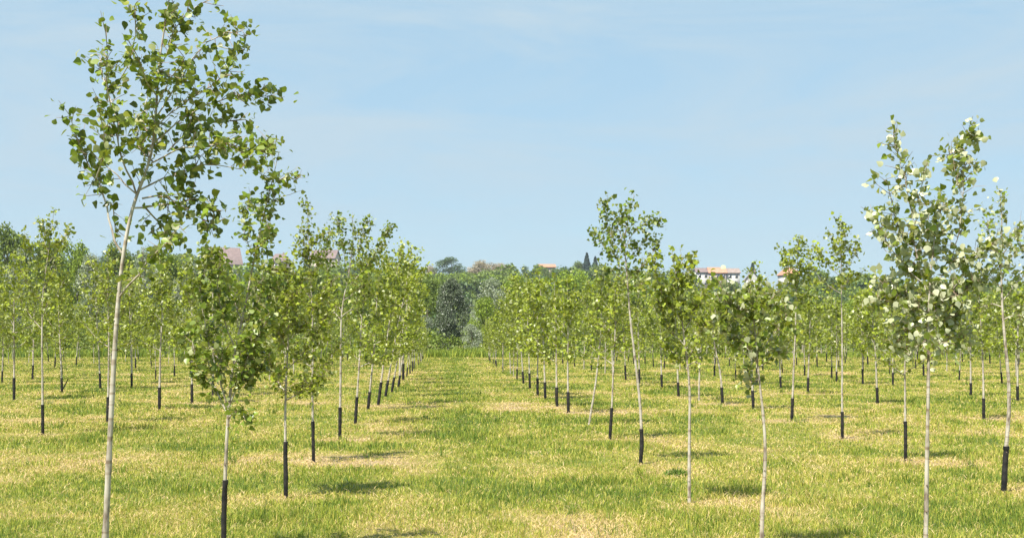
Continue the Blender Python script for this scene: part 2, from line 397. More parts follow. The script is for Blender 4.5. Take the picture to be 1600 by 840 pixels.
E_br = [([(534, 490), (520, 450), (510, 400), (514, 368)], 1.2), ([(540, 450), (570, 420), (595, 390), (611, 357)], 1.2), ([(545, 430), (535, 390), (530, 348)], 1.3), ([(548, 410), (565, 370), (576, 342)], 1.3),
        ([(536, 470), (562, 450), (582, 438)], 1.3), ([(533, 500), (516, 480), (508, 455)], 1.2), ([(534, 495), (550, 480), (570, 490)], 1.1)]

HERO = [ # row, base px, base row, trunk, branches, guard row, seed, kw, label
    ('L1', 158, 1061, A_tr, A_br, 880, 11, dict(r0=.0180, per_m=235, size=.039, twig=.13, nb=(.1, -.15, .7)), 'tall poplar sapling cut by the left foreground, airy crown against sky, bare lower side branch'),
    ('L1', 350, 874, B_tr, B_br, 750, 12, dict(r0=.0155, per_m=300, size=.045, twig=.15, guard_r=.0195), 'bushy poplar sapling leafing low above its black guard, right of the tall left one'),
    ('L1', 531, 686, E_tr, E_br, 636, 13, dict(r0=.021, per_m=200, size=.058, twig=.22, guard_r=.026), 'tall poplar sapling left of lane whose dark forked crown rises above its row'),
    ('R1', 1440, 1003, R0_tr, R0_br, 872, 14, dict(r0=.0160, per_m=300, size=.038, twig=.14, nb=(.1, .55, .15), leaf='leafp'), 'pale trunked poplar sapling at right foreground with two silvery upright leaders'),
    ('R2', 1568, 768, S_tr, S_br, 697, 15, dict(r0=.024, per_m=210, size=.046, twig=.18, nb=(.1, .4, .3), leaf='leafp', guard_r=.028), 'poplar sapling at the right picture edge with bowed trunk and weathered dark base'),
    ('R1', 1001, 725, T_tr, T_br, 670, 16, dict(r0=.021, per_m=210, size=.054, twig=.18, guard_r=.026), 'leaning poplar sapling with crooked pale trunk and high crown, dark guard, right of lane'),
    ('R1', 1077, 785, U_tr, U_br, None, 17, dict(r0=.0175, per_m=250, size=.052, twig=.18, leaf='leaf2'), 'poplar sapling without a guard beside the dark weed clump, straight thin trunk'),
    ('R1', 1190, 865, V_tr, V_br, None, 18, dict(r0=.0175, per_m=270, leaf='leafp', size=.046, twig=.16), 'low headed poplar sapling with pale glinting leaves and crooked trunk, no guard'),
]
for row, bx, by, tr, br, gd, seed, kw, lab in HERO:
    o, d = measured(by, tr, br, gd, seed, **kw)
    ALL.append([row, d, bx, o, lab])

def grow(h, cb, hw, rng, fork=False, nbr=None, lean=(0, 0)):
    """a generic sapling in its own frame: trunk polyline and strands"""
    tr = [np.array([0, 0, 0.])]
    wob = rng.normal(size=2) * .03
    for k in range(1, 9):
        t = k / 8
        wob = wob + rng.normal(size=2) * .018
        tr.append(np.array([lean[0] * t + wob[0] * t, lean[1] * t + wob[1] * t, h * t]))
    T = np.array(tr); st = []
    n = nbr or int(rng.integers(11, 15)); az = rng.uniform(0, 6.28)
    for k in range(n):
        t = (k + rng.uniform(0, .6)) / n
        z0 = cb * .80 + (h - cb * .8) * .80 * t; az += 2.4 + rng.uniform(-.4, .4)
        p0 = np.array([np.interp(z0, T[:, 2], T[:, 0]), np.interp(z0, T[:, 2], T[:, 1]), z0])
        w = hw * (1.25 - .78 * t) * rng.uniform(.65, 1.15); up = w * rng.uniform(.9, 1.7)
        if t < .25: up *= .6
        e = p0 + np.array([math.cos(az) * w, math.sin(az) * w, min(up, h * 1.0 - z0 + .1)])
        mdl = (p0 + e) / 2 + np.array([math.cos(az) * w * .12, math.sin(az) * w * .12, -up * .08])
        st.append(([p0, mdl, e], rng.uniform(.8, 1.25), False))
    return T, st

def generic(bx, by, guard, tx, ty, cby, hwpx, seed, via=None, dens=1.0, leaf='leaf2', **kw):
    d = depth(by); rng = np.random.default_rng(seed)
    s = d / F; h = (by - ty) * s; cb = (by - cby) * s; hw = hwpx * s
    base = W(bx, by, d); base[2] = 0
    T, st = grow(h, cb, hw, rng)
    ln = (tx - bx) * s
    def bend(p):
        p = np.array(p); t = np.clip(p[..., 2] / h, 0, 1.1)
        q = p.copy(); q[..., 0] += np.interp(t * h, vz, vx) if via else ln * t; return q
    if via:
        vz = [0] + [(by - y) * s for x, y in via] + [h]; vx = [0] + [(x - bx) * s for x, y in via] + [ln]
    T = bend(T) + base; st = [(bend(np.array(a)) + base, b, c) for a, b, c in st]
    gh = (by - guard) * s if guard else None
    size = float(np.clip(.0023 * d + .008, .043, .088))
    pm = dens * 122 * (.07 / size)
    o = sapling(T, float(np.clip(.00092 * d, .018, .028)), st, gh, rng, leaf, pm, size, .20 if d < 30 else .26, twigs=d < 26,
                guard_r=float(np.clip(.0012 * d, .021, .037)), t0=.12, **kw)
    return o, d

GEN = [ # row, base, guard row, top, crown foot, half width, via, density
    ('L1', 447, 777, 690, 446, 410, 600, 72, None, 2.8, {}),
    ('L1', 490, 722, 658, 484, 320, 590, 46, [(488, 560), (486, 430)], 1.9, {}),
    ('L1', 555, 662, 620, 572, 372, 560, 40, None, 1.4, {}),
    ('L1', 575, 640, 612, 598, 382, 555, 36, None, 1.4, {}),
    ('L1', 591, 633, 597, 622, 384, 550, 36, None, 1.4, {}),
    ('L1', 602, 620, 594, 640, 388, 550, 34, None, 1.1, {}),
    ('L1', 612, 613, 589, 648, 395, 550, 32, None, 1.1, {}),
    ('L1', 622, 607, 586, 652, 402, 548, 30, None, 1.1, {}),
    ('R1', 953, 686, 637, 956, 415, 545, 36, None, .9, {}),
    ('R1', 920, 664, None, 940, 420, 540, 34, [(930, 600), (937, 530)], .9, {}),
    ('R1', 888, 645, 612, 884, 435, 550, 34, None, 1.0, {}),
    ('R1', 870, 635, 605, 868, 432, 555, 32, None, 1.0, {}),
    ('R1', 852, 624, 597, 850, 425, 550, 34, None, 1.1, {}),
    ('R1', 840, 618, 591, 836, 426, 550, 33, None, 1.1, {}),
    ('R1', 828, 608, 583, 824, 424, 545, 34, None, 1.1, {}),
    ('R1', 818, 600, 580, 806, 432, 545, 30, None, 1.1, {}),
    ('R2', 1415, 720, 658, 1412, 420, 560, 40, None, 1.0, {}),
    ('R2', 1316, 685, 643, 1322, 346, 408, 36, [(1317, 560), (1320, 420)], 1.0, {}),
    ('R2', 1237, 658, 622, 1250, 374, 440, 34, [(1241, 560), (1246, 450)], 1.0, {}),
    ('R2', 1177, 640, 610, 1172, 425, 545, 32, None, 1.0, {}),
    ('R2', 1129, 632, 605, 1108, 447, 540, 28, [(1127, 590), (1116, 535)], 1.0, {}),
    ('R2', 1092, 626, None, 1094, 455, 560, 20, None, .8, {}),
    ('R2', 1060, 620, 597, 1058, 440, 552, 30, None, 1.0, {}),
    ('R2', 1034, 607, 585, 1030, 442, 550, 28, None, 1.0, {}),
    ('R3', 1537, 655, 622, 1536, 420, 545, 28, None, .9, {}),
    ('R3', 1371, 630, 605, 1368, 440, 550, 30, None, 1.0, {}),
    ('R3', 1262, 615, 590, 1266, 458, 548, 26, None, .8, {}),
    ('R3', 1220, 607, 588, 1216, 450, 548, 26, None, .9, {}),
    ('R4', 1590, 626, 603, 1588, 430, 545, 30, None, 1.0, {}),
    ('R4', 1517, 619, 598, 1514, 436, 545, 28, None, 1.0, {}),
    ('R4', 1395, 604, 582, 1396, 448, 548, 26, None, .9, {}),
    ('R4', 1348, 600, 576, 1346, 455, 548, 26, None, .9, {}),
    ('R4', 1307, 597, 580, 1308, 468, 548, 22, None, .8, {}),
    ('L2', 67, 680, 632, 82, 328, 500, 48, [(68, 470), (74, 400)], 1.1, {}),
    ('L2', 168, 660, 620, 172, 400, 530, 44, None, 1.0, {}),
    ('L2', 249, 640, 605, 250, 402, 540, 42, None, 1.15, {}),
    ('L2', 300, 630, 600, 298, 398, 540, 40, None, 1.15, {}),
    ('L3', 22, 625, 590, 26, 395, 530, 40, None, 1.1, {}),
    ('L3', 97, 614, 590, 95, 410, 535, 36, None, 1.0, dict(stake=True)),
    ('L3', 157, 608, 583, 150, 410, 535, 34, None, 1.0, {}),
    ('L3', 206, 606, 583, 205, 412, 540, 34, None, 1.0, {}),
]
for i, (row, bx, by, gd, tx, ty, cby, hw, via, dens, kw) in enumerate(GEN):
    o, d = generic(bx, by, gd, tx, ty, cby, hw, 100 + i, via, dens, **kw)
    ALL.append([row, d, bx, o, None])

# far saplings: a few of each built once, then copied along the planted rows
STEP, STOP = .00107, 1 / 39.5
OFFS = {'L1': -.97, 'L2': -3.80, 'L3': -6.35, 'L4': -9.0, 'L5': -11.6, 'L6': -14.2, 'L7': -16.8,
        'R1': 1.50, 'R2': 3.85, 'R3': 6.15, 'R4': 8.5, 'R5': 10.9, 'R6': 13.3, 'R7': 15.7, 'R8': 18.1, 'R9': 20.5}
protos = []
for k in range(9):
    rng = np.random.default_rng(500 + k)
    h = 3.45; cb = h * rng.uniform(.26, .40); hw = rng.uniform(.55, .72)
    T, st = grow(h, cb, hw, rng, nbr=14, lean=rng.normal(size=2) * .10)
    off = np.array([0, 500.0 + k, 0])
    o = sapling(T + off, .026, [([p + off for p in a], b, c) for a, b, c in st], .46 if k % 5 else None, rng, 'leaf2', 108, .082, .28, twigs=False, guard_r=.033, t0=.1)
    protos.append(o)
used = [False] * len(protos)
prng = random.Random(3)
for row, off in OFFS.items():
    ys = [a[2] for a in ALL if a[0] == row]
    last = min([CAMH * F / a[1] for a in ALL if a[0] == row], default=1e9)      # rows below the horizon
    inv = (1 / last + STEP) if ys else .0019
    while inv < STOP:
        yy = 1 / inv; inv += STEP * (1 + prng.uniform(-.08, .08))
        bx = 700 + off * yy + prng.uniform(-.06, .06) * yy
        if not (-8 < bx < 1608): continue
        if row not in ('L1', 'R1') and prng.random() < .04: continue       # gaps in the planting
        d = F * CAMH / yy; k = prng.randrange(len(protos))
        sc = prng.uniform(.78, 1.2)
        if row in ('L1', 'R1'): sc *= 1.1 if yy > 72 else (.86 if yy > 56 else .66)
        p = W(bx, HZ + yy, d); p[2] = 0
        rz = prng.uniform(0, 6.28); ss = (sc * prng.uniform(.9, 1.05),) * 2 + (sc,)
        if not used[k]:
            o = protos[k]; used[k] = True; o.location = [float(v) for v in p]; o.rotation_euler = (0, 0, rz); o.scale = ss
        else: o = copy_tree(protos[k], p, rz, ss)
        o.rotation_euler = (prng.gauss(0, .022), prng.gauss(0, .022), rz)
        ALL.append([row, d, bx, o, None])
for k, u in enumerate(used):
    if not u:
        for ch in protos[k].children: bpy.data.objects.remove(ch)
        bpy.data.objects.remove(protos[k])

ORD = ['nearest', 'second', 'third', 'fourth', 'fifth', 'sixth', 'seventh', 'eighth', 'ninth', 'tenth', 'eleventh', 'twelfth', 'thirteenth',
       'fourteenth', 'fifteenth', 'sixteenth', 'seventeenth', 'eighteenth', 'nineteenth', 'twentieth', 'twenty-first', 'twenty-second', 'twenty-third', 'twenty-fourth', 'twenty-fifth', 'twenty-sixth']
ROWN = {'1': 'first', '2': 'second', '3': 'third', '4': 'fourth', '5': 'fifth', '6': 'sixth', '7': 'seventh', '8': 'eighth', '9': 'ninth'}
for row in OFFS:
    mem = sorted([a for a in ALL if a[0] == row], key=lambda a: a[1])
    for i, a in enumerate(mem):
        o = a[3]; g = any(c.name.startswith('trunk_guard') for c in o.children)
        lab = a[4] or 'poplar sapling %s black guard, %s in sight along %s row %s of lane' % (
            'with' if g else 'lacking', ORD[i], ROWN[row[1]], 'left' if row[0] == 'L' else 'right')
        tag(o, lab, 'tree', 'young poplars planted in rows')
print('saplings', len(ALL))

# ------------------------------------------------------------------ trees of the belt beyond the plantation
def crown_mesh(name, kind, h, hw, cb, rng, n, size, clumps=40, shape=1.0, mesh_only=True):
    mb = MB()
    cz = np.clip(rng.beta(1.5, 1.25, clumps), .02, .98)
    prof = np.sin(np.pi * np.clip(cz * .86 + .12, 0, 1)) ** .7 * shape + (1 - shape) * (1 - cz)
    az = rng.uniform(0, 2 * np.pi, clumps); rr = np.sqrt(rng.uniform(.05, 1, clumps)) * prof * hw * .86
    ctr = np.stack([np.cos(az) * rr, np.sin(az) * rr, cb + cz * (h - cb) * .93], 1)
    cr = hw * rng.uniform(.20, .40, clumps)
    w = cr ** 2; idx = rng.choice(clumps, n, p=w / w.sum())
    dirs = unit(rng.normal(size=(n, 3)) + np.array([0, 0, .25])); rad = cr[idx] * rng.uniform(.35, 1.08, n) ** .6
    pos = ctr[idx] + dirs * rad[:, None] * np.array([1, 1, .85])
    leaves(mb, pos, size * rng.uniform(.6, 1.3, n), dirs * .9 + np.array([0, 0, .3]), rng, 0, .75, .2)
    return mb, ctr

def wood_tree(name, kind, h, hw, cb, seed, n=4500, size=.24, clumps=40, shape=1.0):
    rng = np.random.default_rng(seed)
    root = empty(name, (0, 0, 0))
    mb, ctr = crown_mesh(name, kind, h, hw, cb, rng, n, size, clumps, shape)
    t = MB(); tp = np.array([[0, 0, -.3], [.03 * h * rng.normal(), 0, cb * .6 + .2], [.03 * h * rng.normal(), .02 * h * rng.normal(), cb + (h - cb) * .5], [0, 0, h * .9]])
    q = resample(tp, h / 14); tube(t, q, np.linspace(.022 * h, .004 * h, len(q)), 7)
    for c in ctr[rng.permutation(len(ctr))[:10]]:
        z0 = max(cb * .5, c[2] * .55); p0 = np.array([np.interp(z0, q[:, 2], q[:, 0]), np.interp(z0, q[:, 2], q[:, 1]), z0])
        tube(t, resample([p0, (p0 + c) / 2 + [0, 0, -.03 * h], c], h / 8), .006 * h, 4)
    t.build('trunk', M['bark2'], root, True)
    mb.build('crown', M[kind], root)
    return root

WOOD = {}
def plant(key, px, top, d, wpx, label, rz=None, group='trees of the wood beyond the plantation', cat='tree', zbase=0.0):
    kinds = {'silverdark': ('silver_poplar', 'silverdark'), 'silver': ('silver_poplar', 'silver'), 'green': ('leafy_tree', 'green'), 'mid': ('leafy_tree', 'mid'), 'dark': ('leafy_tree', 'dark'),
             'silvershrub': ('willow_shrub', 'silver'), 'beige': ('blossoming_tree', 'beige')}
    base = key.rstrip('0123456789'); nm, mk = kinds[base]
    h = CAMH - (top - HZ) * d / F - zbase; w = wpx * d / F
    rz = prng.uniform(0, 6.28) if rz is None else rz
    p = np.array([(px - CX) * d / F, d, zbase])
    if key not in WOOD:
        cbf = .04 if 'shrub' in key else (.10 if base.startswith('silver') else .16)
        o = wood_tree(nm, mk, 10.0, 4.0, 10 * cbf, 900 + len(WOOD), {'silver': 6500, 'silverdark': 12000}.get(base, 5600), .24 if base.startswith('silver') else .26, 64 if base == 'silverdark' else 46)
        WOOD[key] = o; o.location = [float(v) for v in p]; o.rotation_euler = (0, 0, rz); o.scale = (w / 4.0, w / 4.0, h / 10.0)
    else: o = copy_tree(WOOD[key], p, rz, (w / 4.0, w / 4.0, h / 10.0))
    tag(o, label, cat, group); return o

BELT = [ # mesh, px, top row, distance, half width px, label
    ('silverdark1', 706, 436, 116, 29, 'large silvery tree with dark underside standing at the end of the lane'),
    ('silver2', 768, 436, 135, 34, 'pale silver tree behind the bright green round one at the lane end'),
    ('green1', 757, 462, 112, 26, 'bright green round tree just right of the lane end'),
    ('silvershrub1', 737, 505, 108, 22, 'low grey green shrub at the foot of the big silver tree'),
    ('silvershrub2', 786, 512, 108, 24, 'pale low shrub under the bright green round tree, right side'),
    ('green2', 805, 432, 150, 40, 'light green broad tree above the silver one right of lane end'),
    ('green3', 893, 418, 150, 44, 'tall fresh green tree behind the first row right of the lane'),
    ('silvershrub1', 862, 498, 112, 26, 'grey shrub between thin trunks of the first row right of lane'),
    ('silver1', 935, 470, 126, 26, 'small silver tree right of the tall fresh green one'),
    ('mid1', 668, 428, 150, 34, 'mid green tree left of the large silvery tree at the lane end'),
    ('silver2', 655, 470, 122, 24, 'small silver tree half hidden by the first row left of the lane'),
    ('mid2', 610, 420, 145, 40, 'mid green tree behind the far end of the first left row'),
    ('green3', 560, 428, 140, 40, 'green tree hidden behind the dark forked sapling'),
    ('mid1', 505, 418, 140, 42, 'mid green tree below the small red roof on the ridge'),
    ('green1', 450, 424, 140, 40, 'green tree below the hip roofed house on the ridge'),
    ('mid2', 400, 424, 142, 38, 'mid green tree below the gap between the two left houses'),
    ('green2', 345, 420, 138, 38, 'green tree below the big gabled house on the ridge'),
    ('silver1', 296, 412, 136, 32, 'silver tree beneath the big gabled house, left of it'),
    ('mid1', 262, 388, 150, 34, 'tall mid green tree right of the tall left sapling trunk'),
    ('silver2', 224, 392, 130, 34, 'silvery tree seen just right of the tall left sapling trunk'),
    ('mid2', 182, 378, 140, 36, 'dark topped green tree directly behind the tall left sapling trunk'),
    ('silver1', 140, 398, 128, 30, 'silver tree left of the tall left sapling trunk'),
    ('green3', 120, 374, 150, 38, 'green tree rising over the wood left of the tall sapling trunk'),
    ('mid1', 70, 366, 140, 40, 'big mid green tree behind the high topped sapling at left'),
    ('silver2', 32, 392, 126, 30, 'silver tree second from the left picture edge'),
    ('mid2', 12, 350, 140, 44, 'tallest green tree of the wood at the left picture edge'),
    ('green2', -28, 360, 150, 44, 'green tree cut by the left picture edge'),
    ('mid1', 985, 452, 150, 40, 'mid green tree behind the leaning sapling right of lane'),
    ('green1', 1040, 448, 145, 42, 'green tree behind the sapling beside the weed clump'),
    ('mid2', 1095, 464, 150, 42, 'mid green tree below the white terrace on the ridge'),
    ('green3', 1150, 462, 140, 40, 'green tree below the conifer by the gabled ridge house'),
    ('silver1', 1205, 476, 130, 30, 'small silver tree left of the straight sapling of the second right row'),
    ('mid1', 1255, 470, 150, 42, 'mid green tree below the orange roof at right'),
    ('silver2', 1300, 486, 126, 30, 'low silver tree behind the high crowned straight sapling'),
    ('green2', 1345, 462, 145, 42, 'green tree right of the high crowned straight sapling'),
    ('mid2', 1400, 448, 140, 44, 'mid green tree behind the two leader sapling, left side'),
    ('dark1', 1470, 440, 150, 46, 'dark green tree behind the two leader sapling'),
    ('green1', 1525, 452, 138, 40, 'green tree between the two foreground saplings at right'),
    ('mid1', 1580, 446, 145, 42, 'mid green tree behind the sapling at right picture edge'),
    ('green3', 1635, 450, 140, 40, 'green tree cut by the right picture edge'),
]
for b in BELT: plant(*b)

# slim young poplars of the plot beyond, in front of the wood on the right
sp = []
for i in range(44):
    px = 905 + i * 16.5 + prng.uniform(-5, 5); d = 104 + prng.uniform(-4, 8); hp = prng.uniform(58, 92)
    h = hp * d / F
    if i < 4:
        rng = np.random.default_rng(700 + i); root = empty('slim_poplar', (0, 0, 0))
        T, st = grow(4.0, 1.0, .42, rng, nbr=16)
        mb = MB(); tube(mb, T, np.linspace(.04, .012, len(T)), 6); mb.build('trunk', M['bark'], root, True)
        cbm = MB(); foliage(cbm, [(resample(p, .2), 1.0) for p, _, _ in st] + [(T[3:], 1.3)], rng, 120, .11, .28, (0, -.1, .8), 0, 1, False, .02)
        cbm.build('crown', [M['leaf2'], M['twig']], root); sp.append(root); o = root
    else: o = copy_tree(sp[i % 4], (0, 0, 0), 0, (1, 1, 1))
    o.location = ((px - CX) * d / F, d, 0); o.rotation_euler = (0, 0, prng.uniform(0, 6.28)); o.scale = (prng.uniform(.9, 1.2),) * 2 + (h / 4,)
    tag(o, 'slim yellow green poplar, one of many lined up before the wood at right', 'tree', 'slim poplars lined up before the wood')

# ------------------------------------------------------------------ hill, its wood and houses
xs = np.linspace(-420, 460, 111); ysr = np.r_[np.linspace(190, 800, 60)]
RIDX = np.array([-100, 250, 330, 420, 500, 600, 680, 760, 830, 930, 1060, 1120, 1200, 1300, 1400, 1700])
RIDY = np.array([444, 440, 436, 436, 438, 448, 450, 450, 450, 450, 456, 456, 456, 474, 478, 480])
def hill_z(x, y):
    px = CX + x / 600 * F
    top = CAMH - (np.interp(px, RIDX, RIDY) - HZ) * 600 / F
    t = np.clip((y - 230) / 370, 0, 1); s = t * t * (3 - 2 * t)
    return top * s - .4 * (1 - s) + s * 1.2 * (vnoise(x * .02, y * .02, 8) - .5) + np.clip((y - 610) / 190, 0, 1) * -6
gx, gy = np.meshgrid(xs, ysr); gz = hill_z(gx, gy)
mb = MB(); n, m_ = len(xs), len(ysr)
ii = (np.arange(m_ - 1)[:, None] * n + np.arange(n - 1)[None]).ravel()
mb.add(np.stack([gx, gy, gz], -1).reshape(-1, 3), np.stack([ii, ii + 1, ii + 1 + n, ii + n], 1), 0, np.tile(np.array([.12, .5, .5, 1.]), (n * m_, 1)))
tag(mb.build('hill', M['ground'], None, True), kind='structure')

# the closed wood on the slope reads as one mass
wrng = np.random.default_rng(44)
fb = MB(); n_c = 760
fx = wrng.uniform(-265, 285, n_c); fy = 604 - 330 * wrng.random(n_c) ** 1.5
for x, y in zip(fx, fy):
    px = CX + x / y * F
    z0 = float(hill_z(np.array(x), np.array(y)))
    if y > 440 and (315 < px < 465 or 1058 < px < 1258): continue
    hh = wrng.uniform(7.0, 10.5); ww = wrng.uniform(4.6, 7.0)
    if y > 470 and (310 < px < 470 or 1055 < px < 1260): hh *= .5; ww *= .7
    if y > 470 and 655 < px < 835: hh *= .55
    if y > 520 and 470 <= px < 540: hh *= .6
    mi = wrng.choice(3, p=[.45, .33, .22])
    cm, _ = crown_mesh('x', None, hh, ww, .6, wrng, 520, .85, 16)
    fb.add(cm.v[0] + np.array([x, y, z0 - .3], np.float32), cm.f[0][0], int(mi), cm.c[0])
tag(fb.build('hillside_wood', [M['mid'], M['dark'], M['green']]), 'closed mixed wood covering the hill behind the plantation', 'wood', None, 'stuff')

def ridge(key, px, top, wpx, label, d=596, **k):
    x = (px - CX) * d / F; z = float(hill_z(np.array(x), np.array(float(d)))) - .4
    return plant(key, px, top, d, wpx, label, None, 'trees standing out on the ridge', 'tree', z)
ridge('dark1', 704, 402, 30, 'dark green round tree on the ridge above the large silvery tree', 585)
ridge('beige1', 750, 401, 28, 'tallest pinkish beige tree on the ridge right of the dark round one', 590)
ridge('beige2', 785, 410, 24, 'lower pinkish beige tree on the ridge toward the orange roof', 592)
ridge('mid1', 728, 424, 20, 'mid green tree below the pinkish beige trees on the ridge', 560)
ridge('beige1', 672, 410, 14, 'small beige tree at the left foot of the dark round ridge tree', 592)
ridge('mid2', 905, 408, 16, 'rounded green tree on the ridge beside the two dark conifers', 592)
ridge('mid2', 848, 417, 17, 'green tree in front of the small orange roofed ridge house', 592)
ridge('mid1', 868, 418, 14, 'green tree at the right corner of the small orange roofed ridge house', 594)
ridge('dark1', 820, 416, 14, 'dark tree on the ridge left of the small orange roof', 600)
ridge('dark1', 1300, 436, 44, 'dark bluish tree clump on the lower ridge behind the high crowned sapling', 480)

def conifer(px, top, hpx, wpx, d, label):
    h = hpx * d / F; w = wpx * d / F; rng = np.random.default_rng(int(px))
    x = (px - CX) * d / F; zt = CAMH - (top - HZ) * d / F
    z0 = float(hill_z(np.array(x), np.array(float(d)))); h = zt - z0
    root = empty('conifer', (x, d, z0)); t = MB(); tube(t, [(0, 0, -.3), (0, 0, h * .5), (0, 0, h * .97)], [.22, .14, .03], 6); t.build('trunk', M['bark2'], root)
    mb = MB(); n = 2600; t_ = rng.random(n) ** .75; az = rng.uniform(0, 6.28, n)
    tier = 1 - .35 * ((t_ * 9) % 1); r = w * (1 - t_) ** .8 * tier * np.sqrt(rng.uniform(.1, 1, n))
    leaves(mb, np.stack([np.cos(az) * r, np.sin(az) * r, h * (.06 + .93 * t_)], 1), .6 * rng.uniform(.6, 1.2, n), np.stack([np.cos(az), np.sin(az), .6 + 0 * az], 1), rng, 0, .4, .3)
    mb.build('crown', M['conifer'], root); tag(root, label, 'tree', 'dark conifers on the ridge')
conifer(917, 395, 30, 15, 590, 'taller dark conifer of the pair on the ridge left of the leaning sapling')
conifer(930, 401, 24, 12, 596, 'shorter dark conifer of the pair on the ridge left of the leaning sapling')
conifer(1176, 410, 30, 13, 612, 'lone dark conifer spire beside the white gabled house on the ridge')

def house(px0, px1, base, eave, ridge_, d, wall, roof, label, ry=0.12, floors=2, hip=False, gable_front=False, bays=4, chim=True, depth_m=8):
    s = d / F; x0, x1 = (px0 - CX) * s, (px1 - CX) * s; w = x1 - x0; zb, ze, zr = [CAMH - (p - HZ) * s for p in (base, eave, ridge_)]
    root = empty('house', ((x0 + x1) / 2, d, zb), ry); e = ze - zb; r = zr - zb; hw = w / 2; D = depth_m / 2
    mb = MB(); mb.box(-hw, hw, -D, D, -2.5, e)
    if not hip:
        if gable_front: mb.add([(-hw, -D, e), (hw, -D, e), (0, -D, r - .15), (-hw, D, e), (hw, D, e), (0, D, r - .15)], [(0, 1, 2), (3, 5, 4)])
        else: mb.add([(-hw, -D, e), (-hw, D, e), (-hw, 0, r - .15), (hw, -D, e), (hw, D, e), (hw, 0, r - .15)], [(0, 2, 1), (3, 4, 5)])
    wl = mb.build('wall', M[wall], root)
    rb = MB(); o = .5
    if hip: top = [(-hw * .45, 0, r), (hw * .45, 0, r)]
    elif gable_front: top = [(0, -D - o, r), (0, D + o, r)]
    else: top = [(-hw - .25, 0, r), (hw + .25, 0, r)]
    c = [(-hw - o, -D - o, e - .05), (hw + o, -D - o, e - .05), (hw + o, D + o, e - .05), (-hw - o, D + o, e - .05)]
    v = np.array(c + top)
    fs = [(0, 1, 5, 4), (2, 3, 4, 5)]; tri = [(1, 2, 5), (3, 0, 4)] if hip else []
    if gable_front: fs = [(0, 4, 5, 3), (1, 2, 5, 4)]; tri = []
    if not hip and not gable_front: v[4:, 0] = [-hw - .5, hw + .5]
    for dz in (0, .18):
        rb.add(v + [0, 0, dz], fs)
        if tri: rb.add(v + [0, 0, dz], tri)
    rb.add(np.r_[v[:4], v[:4] + [0, 0, .18]], [(0, 1, 5, 4), (1, 2, 6, 5), (2, 3, 7, 6), (3, 0, 4, 7)])
    ro = rb.build('roof', M[roof], root)
    if chim:
        cb = MB(); cb.box(hw * .3, hw * .3 + .7, .6, 1.3, (e + r) / 2, r + .9); cb.build('chimney', M['tiled'], ro)
    for f in range(floors):
        for b in range(bays):
            wx = -hw + w * (b + .5) / bays; z0 = e - (f + 1) * e / max(1, floors) + e / floors * .28; hh = e / floors * .48
            wb = MB(); wb.box(wx - .62, wx + .62, -D - .07, -D + .02, z0 - .06, z0 + hh + .06); wo = wb.build('window', M['wallb'], root)
            gb = MB(); gb.box(wx - .5, wx + .5, -D - .10, -D - .072, z0, z0 + hh); gb.build('pane', M['glass'], wo)
    tag(root, label, 'house', 'houses on the ridge'); return root
house(318, 374, 436, 414, 387, 600, 'wallb', 'tiled', 'big house with steep dull red roof on the ridge at left', .5, 2, False, False, 4, False, 9)
house(422, 453, 424, 409, 397, 606, 'wallg', 'tiled', 'small grey house with dull red hip roof on the ridge', .25, 1, True, False, 2, True, 7)
house(488, 528, 424, 405, 391, 604, 'wallb', 'tiled', 'house with reddish roof peeping through the dark forked sapling', -.2, 2, False, False, 3, True, 8)
house(842, 866, 426, 418, 413, 612, 'wallb', 'tile', 'small house showing an orange roof over the ridge wood', .1, 1, False, False, 3, False, 7)
house(1086, 1105, 448, 426, 419, 604, 'wall', 'tiled', 'left section of the white terrace, dark red roof', .05, 2, False, False, 2, False, 8)
house(1106, 1132, 449, 427, 418, 603, 'wallg', 'tile', 'middle section of the terrace, bright orange roof and balconied front', .05, 2, False, False, 3, False, 8)
house(1133, 1153, 448, 427, 419.5, 604, 'wall', 'tileg', 'right section of the white terrace, brown grey roof', .05, 2, False, False, 2, False, 8)
house(1064, 1083, 450, 437, 430, 598, 'wall', 'tileg', 'low white house just left of the terrace', .1, 1, False, False, 2, False, 7)
house(1164, 1186, 452, 438, 424, 600, 'wall', 'tileg', 'white house gable beside the lone conifer spire', -.1, 1, False, True, 1, True, 8)
house(1220, 1246, 448, 430, 418, 606, 'wall', 'tile', 'large house with orange roof behind the straight sapling at right', .15, 2, True, False, 4, True, 9)

# ------------------------------------------------------------------ ground and grass
NEAR += [(a[3].location.x, a[3].location.y) for a in ALL if 9 < a[1] < 34]
gxs = np.r_[np.linspace(-700, -70, 8), np.arange(-66, 66.1, .6), np.linspace(70, 700, 8)]
gys = np.r_[np.linspace(-60, 6, 4), np.arange(7, 45, .5), np.arange(45, 130, 1.2), np.linspace(132, 850, 18)]
X, Y = np.meshgrid(gxs, gys)
Z = np.where((Y < 130) & (np.abs(X) < 68), .03 * (vnoise(X * .8, Y * .8, 21) - .5), 0)
ct = np.stack([straw(X, Y).ravel(), 0 * X.ravel(), 0 * X.ravel(), 1 + 0 * X.ravel()], 1)
mb = MB(); n, m_ = len(gxs), len(gys); ii = (np.arange(m_ - 1)[:, None] * n + np.arange(n - 1)[None]).ravel()
mb.add(np.stack([X, Y, Z], -1).reshape(-1, 3), np.stack([ii, ii + 1, ii + 1 + n, ii + n], 1), 0, ct)
tag(mb.build('ground', M['ground'], None, True), kind='structure')

